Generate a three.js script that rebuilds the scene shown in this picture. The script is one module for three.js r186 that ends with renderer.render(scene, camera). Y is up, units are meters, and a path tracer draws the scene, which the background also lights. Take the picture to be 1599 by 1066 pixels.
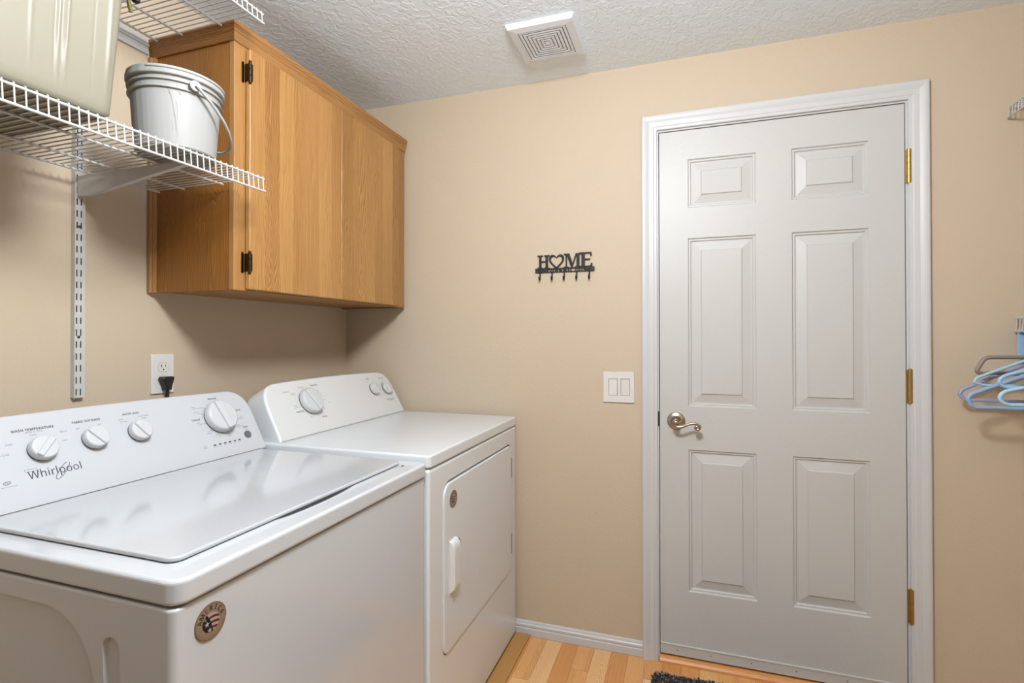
import * as THREE from 'three';
import { RoundedBoxGeometry } from 'three/addons/geometries/RoundedBoxGeometry.js';
import { mergeGeometries, mergeVertices, toCreasedNormals } from 'three/addons/utils/BufferGeometryUtils.js';
import { FontLoader } from 'three/addons/loaders/FontLoader.js';
import { Brush, Evaluator, SUBTRACTION, ADDITION } from 'three-bvh-csg';

// ---------------------------------------------------------------- camera, light, exposure
const scene = new THREE.Scene();
scene.background = new THREE.Color(0x000000);
const camera = new THREE.PerspectiveCamera(66.82, 1599 / 1066, 0.05, 30);
camera.position.set(1.5545, 1.258, 2.1145);
camera.rotation.order = 'YXZ';
camera.rotation.set(0.0073, 0.32428, -0.0007);
camera.setViewOffset(1599, 1066, 0, 11.13, 1599, 1066);
const renderer = new THREE.WebGLRenderer({ antialias: true });
renderer.toneMapping = THREE.LinearToneMapping;
renderer.toneMappingExposure = 1.0;
renderer.shadowMap.enabled = true;
const LAMP = new THREE.Vector3(1.38, 2.17, 1.60), LAMP_POWER = 7.8;

// ---------------------------------------------------------------- helpers
const V2 = (x, y) => new THREE.Vector2(x, y), V3 = (x, y, z) => new THREE.Vector3(x, y, z);
let seedState = 12345;
function rnd() { seedState = (seedState + 0x6d2b79f5) | 0; let t = Math.imul(seedState ^ (seedState >>> 15), 1 | seedState); t = (t + Math.imul(t ^ (t >>> 7), 61 | t)) ^ t; return ((t ^ (t >>> 14)) >>> 0) / 4294967296; }
const used = new Map();
function numbered(name) { const n = used.get(name) || 0; used.set(name, n + 1); return n ? name + '_' + String(n).padStart(3, '0') : name; }
function mesh(name, geo, mat, parent = scene) {
  const g = Array.isArray(geo) ? join(geo) : geo;
  const m = new THREE.Mesh(g, mat); m.name = parent === scene ? numbered(name) : name;
  if (parent !== scene) { const same = parent.children.filter((c) => c.name === name || c.name.startsWith(name + '_0')).length; if (same) m.name = name + '_' + String(same).padStart(3, '0'); }
  m.castShadow = m.receiveShadow = true; parent.add(m); return m;
}
function join(list) {
  return mergeGeometries(list.map((g) => { const n = g.index ? g.toNonIndexed() : g; for (const k of Object.keys(n.attributes)) if (!['position', 'normal', 'uv'].includes(k)) n.deleteAttribute(k); if (!n.attributes.uv) n.setAttribute('uv', new THREE.BufferAttribute(new Float32Array(n.attributes.position.count * 2), 2)); n.clearGroups(); return n; }));
}
function thing(name, label, category, at = [0, 0, 0], group) {
  const o = new THREE.Group(); o.name = numbered(name); o.position.set(...at); o.userData = { label, category };
  if (group) o.userData.group = group;
  scene.add(o); return o;
}
function structure(name, geo, mat) { const m = mesh(name, geo, mat); m.userData.kind = 'structure'; return m; }
// a part given in room coordinates, kept in the local frame of its thing
function part(name, geo, mat, o) { const g = Array.isArray(geo) ? join(geo) : geo.clone(); const p = o.getWorldPosition(V3()); g.translate(-p.x, -p.y, -p.z); return mesh(name, g, mat, o); }
const box = (x0, x1, y0, y1, z0, z1) => new THREE.BoxGeometry(x1 - x0, y1 - y0, z1 - z0).translate((x0 + x1) / 2, (y0 + y1) / 2, (z0 + z1) / 2);
const rbox = (x0, x1, y0, y1, z0, z1, r = 0.004, s = 3) => new RoundedBoxGeometry(x1 - x0, y1 - y0, z1 - z0, s, r).translate((x0 + x1) / 2, (y0 + y1) / 2, (z0 + z1) / 2);
function cyl(a, b, r, r2 = r, seg = 10) {
  const d = b.clone().sub(a), g = new THREE.CylinderGeometry(r2, r, d.length(), seg);
  g.applyQuaternion(new THREE.Quaternion().setFromUnitVectors(V3(0, 1, 0), d.clone().normalize()));
  return g.translate((a.x + b.x) / 2, (a.y + b.y) / 2, (a.z + b.z) / 2);
}
const tube = (pts, r, seg = 40, rad = 10, closed = false, tension = 0.5) => new THREE.TubeGeometry(new THREE.CatmullRomCurve3(pts, closed, 'catmullrom', tension), seg, r, rad, closed);
function roundRect(x0, x1, y0, y1, r) {
  const s = new THREE.Shape(), [a, b, c, d] = Array.isArray(r) ? r : [r, r, r, r];   // bottom-left, bottom-right, top-right, top-left
  s.moveTo(x0 + a, y0); s.lineTo(x1 - b, y0); if (b) s.absarc(x1 - b, y0 + b, b, -Math.PI / 2, 0); s.lineTo(x1, y1 - c);
  if (c) s.absarc(x1 - c, y1 - c, c, 0, Math.PI / 2); s.lineTo(x0 + d, y1); if (d) s.absarc(x0 + d, y1 - d, d, Math.PI / 2, Math.PI); s.lineTo(x0, y0 + a);
  if (a) s.absarc(x0 + a, y0 + a, a, Math.PI, Math.PI * 1.5); return s;
}
const extrude = (shape, depth, bevel = 0, opt = {}) => new THREE.ExtrudeGeometry(shape, { depth: depth - 2 * bevel, bevelEnabled: bevel > 0, bevelThickness: bevel, bevelSize: bevel, bevelOffset: -bevel, bevelSegments: 3, curveSegments: 14, ...opt }).translate(0, 0, bevel);
// profile (z, y) run along x
function runX(shape, x0, x1) {
  const g = new THREE.ExtrudeGeometry(shape, { depth: x1 - x0, bevelEnabled: false }).applyMatrix4(new THREE.Matrix4().makeBasis(V3(0, 0, 1), V3(0, 1, 0), V3(1, 0, 0)));
  return flip(g).translate(x0, 0, 0);
}
// profile (x, z) run along y
function runY(shape, y0, y1) { return flip(new THREE.ExtrudeGeometry(shape, { depth: y1 - y0, bevelEnabled: false }).applyMatrix4(new THREE.Matrix4().makeBasis(V3(1, 0, 0), V3(0, 0, 1), V3(0, 1, 0)))).translate(0, y0, 0); }
function flip(g) {   // turns the triangles of a mirrored geometry the right way round
  const n = g.index ? g.toNonIndexed() : g; n.clearGroups();
  for (const a of Object.values(n.attributes)) for (let i = 0; i + 2 < a.count; i += 3) for (let k = 0; k < a.itemSize; k++) { const u = (i + 1) * a.itemSize + k, v = (i + 2) * a.itemSize + k, t = a.array[u]; a.array[u] = a.array[v]; a.array[v] = t; }
  return n;
}
// uv in metres, by the dominant direction of each triangle; the grain (v) runs along the given axis
function boxUV(g, grain = 'y', du = 0, dv = 0) {
  const n = g.index ? g.toNonIndexed() : g, p = n.attributes.position, nn = n.attributes.normal, uv = new Float32Array(p.count * 2);
  for (let i = 0; i < p.count; i++) {
    const k = Math.floor(i / 3) * 3; let ax = 0, ay = 0, az = 0;
    for (let j = 0; j < 3; j++) { ax += Math.abs(nn.getX(k + j)); ay += Math.abs(nn.getY(k + j)); az += Math.abs(nn.getZ(k + j)); }
    const P = { x: p.getX(i), y: p.getY(i), z: p.getZ(i) }, dom = ax >= ay && ax >= az ? 'x' : ay >= az ? 'y' : 'z';
    const rest = ['x', 'y', 'z'].filter((c) => c !== dom); let v = rest.includes(grain) ? grain : rest[1], u = rest.find((c) => c !== v);
    uv[2 * i] = P[u] + du; uv[2 * i + 1] = P[v] + dv;
  }
  n.setAttribute('uv', new THREE.BufferAttribute(uv, 2)); return n;
}
function quads(rows, closed = false) {   // rows: arrays of points of equal length -> flat strips with own normals
  const pos = []; const m = rows[0].length;
  for (let i = 0; i + 1 < rows.length; i++) for (let j = 0; j + (closed ? 0 : 1) < m; j++) {
    const a = rows[i][j], b = rows[i][(j + 1) % m], c = rows[i + 1][(j + 1) % m], d = rows[i + 1][j];
    pos.push(...a, ...b, ...c, ...a, ...c, ...d);
  }
  const g = new THREE.BufferGeometry(); g.setAttribute('position', new THREE.Float32BufferAttribute(pos, 3)); g.computeVertexNormals();
  g.setAttribute('uv', new THREE.Float32BufferAttribute(new Float32Array(pos.length / 3 * 2), 2)); return g;
}
const csg = new Evaluator(); csg.attributes = ['position', 'normal', 'uv']; csg.useGroups = false;
function cut(a, ...bs) {
  const prep = (g) => { const n = g.index ? g.clone() : mergeVertices(g.clone(), 1e-6); if (!n.attributes.uv) n.setAttribute('uv', new THREE.BufferAttribute(new Float32Array(n.attributes.position.count * 2), 2)); n.clearGroups(); const b = new Brush(n); b.updateMatrixWorld(); return b; };
  let r = prep(a); for (const b of bs) { r = csg.evaluate(r, prep(b), SUBTRACTION); }
  const g = r.geometry; g.clearGroups(); return g;
}

// ---------------------------------------------------------------- procedural textures
const hash = (x, y, s) => { let h = Math.imul(x, 374761393) + Math.imul(y, 668265263) + Math.imul(s, 1274126177); h = Math.imul(h ^ (h >>> 13), 1274126177); return ((h ^ (h >>> 16)) >>> 0) / 4294967296; };
function vnoise(x, y, s, wx = 0, wy = 0) {
  const xi = Math.floor(x), yi = Math.floor(y), fx = x - xi, fy = y - yi, u = fx * fx * (3 - 2 * fx), v = fy * fy * (3 - 2 * fy);
  const W = (a, w) => (w ? ((a % w) + w) % w : a);
  const a = hash(W(xi, wx), W(yi, wy), s), b = hash(W(xi + 1, wx), W(yi, wy), s), c = hash(W(xi, wx), W(yi + 1, wy), s), d = hash(W(xi + 1, wx), W(yi + 1, wy), s);
  return a + (b - a) * u + (c - a) * v + (a - b - c + d) * u * v;
}
function dataTexture(n, m, f, srgb) {
  const d = new Uint8Array(n * m * 4);
  for (let j = 0; j < m; j++) for (let i = 0; i < n; i++) { const c = f(i / n, j / m), o = (j * n + i) * 4; d[o] = c[0]; d[o + 1] = c[1]; d[o + 2] = c[2]; d[o + 3] = 255; }
  const t = new THREE.DataTexture(d, n, m); t.wrapS = t.wrapT = THREE.RepeatWrapping; t.magFilter = THREE.LinearFilter; t.minFilter = THREE.LinearMipmapLinearFilter; t.generateMipmaps = true;
  if (srgb) t.colorSpace = THREE.SRGBColorSpace; t.needsUpdate = true; return t;
}
const grey = (v) => { const c = Math.max(0, Math.min(255, v * 255)); return [c, c, c]; };
const tiled = (t, rx, ry) => { const c = t.clone(); c.repeat.set(rx, ry); c.needsUpdate = true; return c; };
// roller texture of the painted walls; knockdown texture of the ceiling
const wallBump = dataTexture(512, 512, (u, v) => grey(0.55 * vnoise(u * 64, v * 64, 3, 64, 64) + 0.3 * vnoise(u * 128, v * 128, 4, 128, 128) + 0.15 * vnoise(u * 16, v * 16, 5, 16, 16)));
const ceilBump = dataTexture(1024, 1024, (u, v) => {
  const wx = (vnoise(u * 24, v * 24, 11, 24, 24) - 0.5) * 1.6, wy = (vnoise(u * 24, v * 24, 12, 24, 24) - 0.5) * 1.6;
  const a = vnoise(u * 30 + wx, v * 40 + wy, 13, 30, 40), b = vnoise(u * 72 + wx, v * 80 + wy, 14, 72, 80);
  const k = a * 0.65 + b * 0.35, s = Math.max(0, Math.min(1, (k - 0.46) / 0.12)); return grey(0.8 * s * s * (3 - 2 * s) + 0.2 * vnoise(u * 200, v * 200, 15, 200, 200));
});
const softBump = dataTexture(256, 256, (u, v) => grey(vnoise(u * 40, v * 40, 21, 40, 40) * 0.6 + vnoise(u * 90, v * 90, 22, 90, 90) * 0.4));
// oak: u across the grain, v along it; staves are glued-up boards of slightly different tone
function oak(n, m, w, h, staves, seed, lo, hi, tone = 0.2) {
  const edges = [0]; for (let i = 1; i < staves; i++) edges.push(i / staves + (hash(i, 1, seed) - 0.5) * 0.35 / staves); edges.push(1.0001);
  return dataTexture(n, m, (u, v) => {
    let k = 0; while (u >= edges[k + 1]) k++;
    const x = u * w, y = v * h, c = (edges[k] + (edges[k + 1] - edges[k]) * (0.2 + 0.6 * hash(k, 2, seed))) * w, y0 = (hash(k, 3, seed) - 0.2) * h * 1.3, sq = 14 + 22 * hash(k, 4, seed);
    const wob = (vnoise(x * 22 + k * 9, y * 5, seed + 5) - 0.5) * 0.024 + (vnoise(x * 90 + k * 9, y * 14, seed + 6) - 0.5) * 0.006;
    const straight = hash(k, 8, seed) < 0.55 ? 0.18 : 1, dx = x - c + wob, r = Math.abs(dx) + straight * (y - y0) * (y - y0) / sq * 3.2;
    let ring = (r * (130 + 50 * hash(k, 9, seed))) % 1; ring = ring < 0.72 ? ring / 0.72 : 1 - (ring - 0.72) / 0.28;
    const pores = Math.pow(vnoise(x * 900, y * 26, seed + 7), 3) * 0.55 + vnoise(x * 330, y * 9, seed + 10) * 0.45, big = vnoise(x * 7 + k * 3, y * 1.6, seed + 8);
    const t = Math.max(0, Math.min(1, 0.52 * ring * (0.35 + 0.65 * straight) + 0.34 * pores + 0.2 * big + (hash(k, 5, seed) - 0.5) * tone * 2 + 0.08));
    return [hi[0] + (lo[0] - hi[0]) * t, hi[1] + (lo[1] - hi[1]) * t, hi[2] + (lo[2] - hi[2]) * t];
  }, true);
}
const oakDoorT = oak(1024, 1024, 0.43, 0.72, 7, 31, [138, 84, 32], [222, 172, 106], 0.11), oakDoor2T = oak(1024, 1024, 0.43, 0.72, 6, 57, [136, 82, 32], [224, 178, 108], 0.10);
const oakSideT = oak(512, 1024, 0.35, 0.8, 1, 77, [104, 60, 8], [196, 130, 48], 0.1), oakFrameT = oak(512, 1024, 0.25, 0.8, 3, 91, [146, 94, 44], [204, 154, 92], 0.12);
const floorT = oak(1024, 1024, 0.5, 1.0, 6, 113, [206, 156, 106], [246, 214, 170], 0.15);

const S = (color, roughness = 0.6, extra = {}) => new THREE.MeshStandardMaterial({ color, roughness, ...extra });
const P = (color, roughness = 0.4, extra = {}) => new THREE.MeshPhysicalMaterial({ color, roughness, ...extra });
const wood = (t, w, h, rough = 0.42, tint = 0xe0e0e0) => P(tint, rough, { map: tiled(t, 1 / w, 1 / h), bumpMap: tiled(t, 1 / w, 1 / h), bumpScale: 0.0002, clearcoat: 0.25, clearcoatRoughness: 0.35 });
const M = {
  wall: S(0xbfae97, 0.75, { bumpMap: tiled(wallBump, 3, 3), bumpScale: 0.00045 }),
  ceiling: S(0xe6f2fc, 0.9, { bumpMap: tiled(ceilBump, 1 / 0.52, 1 / 0.52), bumpScale: 0.0011 }),
  trim: P(0xc2c2c1, 0.38), door: P(0xbbbab6, 0.46, { bumpMap: tiled(softBump, 4, 4), bumpScale: 0.0003 }),
  enamel: P(0xbcbec0, 0.16, { clearcoat: 0.6, clearcoatRoughness: 0.12 }), enamelDryer: P(0xd0d4d6, 0.26, { clearcoat: 0.4, clearcoatRoughness: 0.18 }),
  console: P(0xbabcbf, 0.35), knob: P(0xc0c1c2, 0.32), gap: S(0x34332f, 0.8), greyLine: S(0x5a5a5e, 0.6),
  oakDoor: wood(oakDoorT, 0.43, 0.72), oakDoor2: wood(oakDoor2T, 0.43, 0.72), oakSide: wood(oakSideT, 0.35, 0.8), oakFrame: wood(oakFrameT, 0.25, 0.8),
  brassOld: S(0x43361f, 0.38, { metalness: 0.9 }), brass: S(0xb4935a, 0.42, { metalness: 1 }), nickel: S(0xb4a898, 0.28, { metalness: 1 }), steelDark: S(0x55504a, 0.4, { metalness: 0.9 }),
  wire: P(0xb7b6b1, 0.4), whiteMetal: P(0xbcbbb8, 0.42), plate: P(0xd2cfca, 0.35), slot: S(0x2a2522, 0.7),
  black: S(0x171615, 0.5), rack: S(0x1c1916, 0.6, { metalness: 0.2 }), ventPlastic: P(0xdbe2ea, 0.45), ventDark: S(0x6d675f, 0.8),
  binPlastic: P(0x827d6d, 0.42, { specularIntensity: 0.6 }), pail: P(0x9a9995, 0.5, { specularIntensity: 0.5 }), olive: S(0x4e4a10, 0.6),
};
const floorMats = [0xffffff, 0xfff4e4, 0xf0d8b8, 0xfffaf0, 0xeacca4].map((c) => wood(floorT, 0.5, 1.0, 0.36, c));
const stripMat = wood(floorT, 0.5, 1.0, 0.45, 0xc8b488);

// ---------------------------------------------------------------- room shell
const RX = 2.9, RZ = 2.9, RY = 2.348;
const DX0 = 1.4535, DX1 = 2.2725, DY = 2.068;    // door opening between the jambs
structure('floor', box(-0.1, RX + 0.1, -0.12, -0.012, -0.14, RZ + 0.1), S(0x5f4027, 0.9));
structure('ceiling', boxUV(box(-0.1, RX + 0.1, RY, RY + 0.1, -0.14, RZ + 0.1), 'x'), M.ceiling);
structure('wall_left', boxUV(box(-0.1, 0, -0.12, RY, -0.14, RZ + 0.1)), M.wall);
structure('wall_right', boxUV(box(RX, RX + 0.1, -0.12, RY, -0.14, RZ + 0.1)), M.wall);
{   // wide opening to an unlit hall behind the photographer
  const s = new THREE.Shape([V2(0, -0.12), V2(0.65, -0.12), V2(0.65, 2.06), V2(2.3, 2.06), V2(2.3, -0.12), V2(RX, -0.12), V2(RX, RY), V2(0, RY)]);
  structure('wall_front', boxUV(new THREE.ExtrudeGeometry(s, { depth: 0.1, bevelEnabled: false }).translate(0, 0, RZ)), M.wall);
}
{
  const s = new THREE.Shape([V2(0, -0.12), V2(DX0 - 0.016, -0.12), V2(DX0 - 0.016, DY + 0.016), V2(DX1 + 0.016, DY + 0.016), V2(DX1 + 0.016, -0.12), V2(RX, -0.12), V2(RX, RY), V2(0, RY)]);
  structure('wall_back', boxUV(new THREE.ExtrudeGeometry(s, { depth: 0.12, bevelEnabled: false }).translate(0, 0, -0.12)), M.wall);
}
// laminate planks, laid along z, one mesh each
{
  const floor = scene.getObjectByName('floor'), wP = 0.0665;
  for (let i = 0, x = 0.802; x < RX - 0.01; i++, x += wP) {
    let z = 0.003 - rnd() * 0.3;
    while (z < RZ) {
      const len = 0.32 + rnd() * 0.3, z0 = Math.max(z, 0.003), z1 = Math.min(z + len, RZ), x1 = Math.min(x + wP, RX);
      if (z1 - z0 > 0.01) {
        const g = boxUV(new THREE.BoxGeometry(x1 - x - 0.0008, 0.0118, z1 - z0 - 0.0008).translate((x + x1) / 2, -0.006, (z0 + z1) / 2), 'z', rnd(), rnd());
        mesh('plank', g, floorMats[Math.floor(rnd() * 5)], floor);
      }
      z += len;
    }
  }
}
// flat filler strip on the floor along the dryer
structure('trim_1', boxUV(rbox(0.862, 0.928, 0, 0.009, 0.003, 1.9, 0.003), 'z'), stripMat);
// baseboards: profile (depth from the wall, height)
const baseProfile = [[0, 0], [0.011, 0], [0.012, 0.004], [0.012, 0.03], [0.0095, 0.032], [0.0095, 0.036], [0.012, 0.039], [0.0115, 0.046], [0.008, 0.05], [0.008, 0.053], [0.006, 0.058], [0, 0.06]];
const baseRun = (x0, x1) => [quads([baseProfile.map(([d, h]) => [x0, h, d]), baseProfile.map(([d, h]) => [x1, h, d])])];
structure('baseboard_back', join([...baseRun(0, 1.391), ...baseRun(2.336, RX)]), Object.assign(M.trim.clone(), { side: THREE.DoubleSide }));
structure('baseboard_right', quads([baseProfile.map(([d, h]) => [RX - d, h, 0.012]), baseProfile.map(([d, h]) => [RX - d, h, RZ])]), Object.assign(M.trim.clone(), { side: THREE.DoubleSide }));
// door casing, mitred: profile (offset from the inner edge, depth from the wall)
{
  const pr = [[0, 0], [0, 0.009], [0.002, 0.011], [0.011, 0.0115], [0.014, 0.0135], [0.03, 0.0145], [0.04, 0.018], [0.046, 0.0195], [0.054, 0.0195], [0.058, 0.017], [0.0595, 0.012], [0.0595, 0]];
  const xl = DX0 - 0.005, xr = DX1 + 0.006, yt = DY + 0.006, mat = Object.assign(M.trim.clone(), { side: THREE.DoubleSide });
  structure('trim_2', quads([pr.map(([o, d]) => [xl - o, 0, d]), pr.map(([o, d]) => [xl - o, yt + o, d])]), mat);
  structure('trim_3', quads([pr.map(([o, d]) => [xl - o, yt + o, d]), pr.map(([o, d]) => [xr + o, yt + o, d])]), mat);
  structure('trim_4', quads([pr.map(([o, d]) => [xr + o, yt + o, d]), pr.map(([o, d]) => [xr + o, 0, d])]), mat);
  // jamb with stop, strike plate
  const jamb = structure('trim_5', join([box(DX0 - 0.016, DX0, 0, DY, -0.12, 0), box(DX1, DX1 + 0.016, 0, DY, -0.12, 0), box(DX0 - 0.016, DX1 + 0.016, DY, DY + 0.016, -0.12, 0),
    box(DX0, DX0 + 0.013, 0, DY, -0.09, -0.05), box(DX1 - 0.013, DX1, 0, DY, -0.09, -0.05), box(DX0, DX1, DY - 0.013, DY, -0.09, -0.05)]), M.trim);
  mesh('strike_plate', rbox(DX0 - 0.004, DX0 + 0.0012, 0.912, 0.97, -0.03, 0.0012, 0.0006, 2), M.steelDark, jamb);
  // wooden threshold
  const ts = new THREE.Shape([V2(-0.12, -0.012), V2(0.012, -0.012), V2(0.018, 0), V2(0.018, 0.008), V2(0.012, 0.016), V2(0.002, 0.021), V2(-0.01, 0.022), V2(-0.12, 0.022)]);
  structure('trim_6', boxUV(runX(ts, DX0 + 0.0005, DX1 - 0.0005), 'x'), wood(floorT, 0.5, 1.0, 0.35, 0xf0cfa4));
}

// ---------------------------------------------------------------- the six-panel door
{
  const x0 = 1.4565, x1 = 2.2695, y0 = 0.031, y1 = 2.0648, zf = -0.002;
  const cols = [[1.5625, 1.8035], [1.9225, 2.1645]], rows = [[1.762, 1.951], [0.994, 1.644], [0.280, 0.827]];
  const sh = new THREE.Shape([V2(x0, y0), V2(x1, y0), V2(x1, y1), V2(x0, y1)]), panels = [];
  for (const [a, b] of cols) for (const [c, d] of rows) { sh.holes.push(new THREE.Path([V2(a, c), V2(a, d), V2(b, d), V2(b, c)])); panels.push([a, b, c, d]); }
  const door = structure('door_1', join([new THREE.ExtrudeGeometry(sh, { depth: 0.011, bevelEnabled: false }).translate(0, 0, zf - 0.011), box(x0, x1, y0, y1, zf - 0.043, zf - 0.011)]), M.door);
  const prof = [[0, 0], [0.004, -0.0055], [0.0095, -0.0055], [0.013, -0.0105], [0.017, -0.0105], [0.047, -0.0042], [0.0505, -0.0004]];
  for (const [a, b, c, d] of panels) {
    const rings = prof.map(([t, h]) => [[a + t, c + t, zf + h], [b - t, c + t, zf + h], [b - t, d - t, zf + h], [a + t, d - t, zf + h]]);
    const t = 0.0505, field = new THREE.PlaneGeometry(b - a - 2 * t, d - c - 2 * t).translate((a + b) / 2, (c + d) / 2, zf - 0.0002);
    const g = quads(rings, true);
    mesh('panel', join([g, field]), M.door, door);
  }
  // sweep along the bottom edge
  const sw = new THREE.Shape([V2(0, 0), V2(0.004, 0), V2(0.004, 0.034), V2(0.0062, 0.036), V2(0.0062, 0.0395), V2(0.004, 0.041), V2(0, 0.041)]);
  const swg = runX(sw, x0 + 0.002, x1 - 0.002).translate(0, y0 - 0.001, zf);
  const ds = mesh('door_sweep', swg, P(0xbab8b3, 0.4), door);
  for (const sx of [1.52, 1.64, 1.782, 1.93, 2.09, 2.2]) mesh('screw', new THREE.CylinderGeometry(0.0022, 0.0022, 0.0012, 8).rotateX(Math.PI / 2).translate(sx, 0.05, zf + 0.0042), M.steelDark, ds);
  // lever handle
  const cx = 1.5175, cy = 0.936, rose = new THREE.LatheGeometry([[0.0001, 0.012], [0.012, 0.0118], [0.02, 0.0105], [0.024, 0.0098], [0.026, 0.0075], [0.0295, 0.0072], [0.033, 0.005], [0.0345, 0.0015], [0.0345, 0]].map((p) => V2(...p)).reverse(), 40).rotateX(Math.PI / 2).translate(cx, cy, zf);
  const h = mesh('door_handle', rose, Object.assign(M.nickel, { side: THREE.DoubleSide }), door);
  const L = [[-0.001, 0.011, 0.049], [-0.010, 0.002, 0.05], [-0.006, -0.010, 0.05], [0.006, -0.0155, 0.05], [0.02, -0.0145, 0.05], [0.036, -0.0085, 0.05], [0.052, -0.002, 0.05], [0.066, 0.0005, 0.05], [0.078, -0.003, 0.05], [0.0855, -0.011, 0.05], [0.083, -0.0195, 0.05], [0.075, -0.0215, 0.05], [0.070, -0.016, 0.05], [0.0735, -0.0105, 0.05], [0.078, -0.0125, 0.05]].map(([x, y, z]) => V3(cx + x, cy + y, z));
  const lever = [cyl(V3(cx, cy, zf + 0.01), V3(cx, cy, 0.049), 0.0095, 0.0085, 20), new THREE.SphereGeometry(0.0095, 20, 14).scale(1, 1, 0.7).translate(cx, cy, 0.05), tube(L, 0.0052, 90, 12), new THREE.SphereGeometry(0.0052, 12, 8).translate(L[0].x, L[0].y, L[0].z)];
  mesh('lever', lever, M.nickel, h);
  // hinges
  for (const hy of [1.846, 1.093, 0.344]) {
    const k = []; for (let i = 0; i < 5; i++) k.push(cyl(V3(2.2795, hy - 0.0575 + i * 0.023 + 0.0004, 0.0075), V3(2.2795, hy - 0.0575 + (i + 1) * 0.023 - 0.0004, 0.0075), 0.0072, 0.0072, 16));
    k.push(box(2.2700, 2.2712, hy - 0.055, hy + 0.055, -0.03, 0.006), box(2.2712, 2.2722, hy - 0.055, hy + 0.055, -0.03, 0.006), cyl(V3(2.2795, hy - 0.0605, 0.0075), V3(2.2795, hy + 0.0605, 0.0075), 0.0045, 0.0045, 12));
    mesh('hinge', k, M.brass, door);
  }
}

// ---------------------------------------------------------------- ceiling lamp above the photographer
{
  const lamp = thing('ceiling_lamp', 'round frosted glass flush lamp on the ceiling above the machines', 'lamp', [LAMP.x, RY, LAMP.z]);
  mesh('base', new THREE.LatheGeometry([[0.0, 0], [0.16, 0], [0.16, -0.018], [0.150, -0.050], [0.0, -0.050]].map((p) => V2(...p)), 48), Object.assign(S(0xe8e4da, 0.4), { side: THREE.DoubleSide }), lamp);
  const pts = []; for (let i = 0; i <= 14; i++) { const a = i / 14 * Math.PI / 2; pts.push(V2(0.145 * Math.cos(a) + 0.0001, -0.051 - 0.22 * Math.sin(a))); }
  mesh('shade', new THREE.LatheGeometry(pts, 48), Object.assign(S(0xffffff, 0.6, { emissive: 0xf6f9ff, emissiveIntensity: 1.6 }), { side: THREE.DoubleSide }), lamp);
  const l = new THREE.PointLight(new THREE.Color().setRGB(0.95, 0.985, 1.03), LAMP_POWER, 0, 2); l.position.set(0, LAMP.y - RY, 0); l.castShadow = true; l.shadow.radius = 6.5; l.shadow.mapSize.set(2048, 2048); l.shadow.bias = -0.0005; lamp.add(l);
}

// ---------------------------------------------------------------- canvases for flat print
function canvas(w, h, bg) { const c = document.createElement('canvas'); c.width = w; c.height = h; const g = c.getContext('2d'); if (bg) { g.fillStyle = bg; g.fillRect(0, 0, w, h); } return [c, g]; }
function canvasTexture(c) { const t = new THREE.CanvasTexture(c); t.colorSpace = THREE.SRGBColorSpace; t.wrapS = t.wrapT = THREE.ClampToEdgeWrapping; t.anisotropy = 8; return t; }
function swooshLogo(g, x, y, size, ink) {
  g.save(); g.translate(x, y); g.fillStyle = g.strokeStyle = ink; g.font = size + 'px sans-serif'; g.textAlign = 'left'; g.fillText('Whirlpool', 0, 0);
  const w = g.measureText('Whirlpool').width; g.lineWidth = size * 0.045; g.translate(w * 0.62, -size * 0.22); g.rotate(-0.82);
  g.beginPath(); g.ellipse(0, 0, size * 0.98, size * 0.27, 0, 0.25, Math.PI * 2 - 0.5); g.stroke(); g.restore();
  return w;
}
function emblem() {
  const [c, g] = canvas(512, 512, '#b79a7d'), R = 256;
  g.translate(R, R);
  const gr = '#a98868'; g.fillStyle = '#8d7058'; g.beginPath(); g.arc(0, 0, 256, 0, 7); g.fill(); g.fillStyle = '#c3a68a'; g.beginPath(); g.arc(0, 0, 244, 0, 7); g.fill();
  g.strokeStyle = gr; g.lineWidth = 6; for (const r of [232, 214]) { g.beginPath(); g.arc(0, 0, r, 0.3, Math.PI - 0.3); g.stroke(); }
  g.font = 'bold 96px sans-serif'; g.textAlign = 'center';
  const word = 'AMERICA'; for (let i = 0; i < 7; i++) { const a = (i - 3) * 0.43; g.save(); g.rotate(a); g.fillStyle = i === 2 ? '#c4342e' : '#1c1a1c'; g.fillText(word[i], 0, -154); g.restore(); }
  g.save(); g.beginPath(); g.arc(0, 10, 140, 0, 7); g.clip(); g.fillStyle = '#e9dfd2'; g.fillRect(-160, -140, 320, 320);
  g.strokeStyle = '#8e1420'; g.lineWidth = 34; for (const k of [0, 1, 2]) { g.beginPath(); g.moveTo(-150, 8 + k * 74); g.bezierCurveTo(-50, -70 + k * 74, 40, -72 + k * 74, 160, -20 + k * 74); g.stroke(); }
  g.fillStyle = '#15172b'; g.beginPath(); g.moveTo(-70, -112); g.bezierCurveTo(-10, -40, 10, 40, 40, 150); g.lineTo(-60, 168); g.lineTo(-170, 110); g.lineTo(-150, -20); g.fill();
  g.fillStyle = '#f2efe8';
  const star = (x, y, r) => { g.beginPath(); for (let i = 0; i < 10; i++) { const a = -Math.PI / 2 + i * Math.PI / 5, q = i % 2 ? r * 0.42 : r; g.lineTo(x + q * Math.cos(a), y + q * Math.sin(a)); } g.fill(); };
  star(-64, 20, 46); star(-20, 118, 40); star(-128, 96, 26); star(-92, -52, 20);
  g.restore(); g.strokeStyle = '#4a3524'; g.lineWidth = 5; g.beginPath(); g.arc(0, 10, 141, -2.5, -0.6); g.stroke();
  return canvasTexture(c);
}
const emblemMat = P(0xa8a8a8, 0.32, { map: emblem() }), emblemEdge = S(0x7d634d, 0.5);
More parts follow.
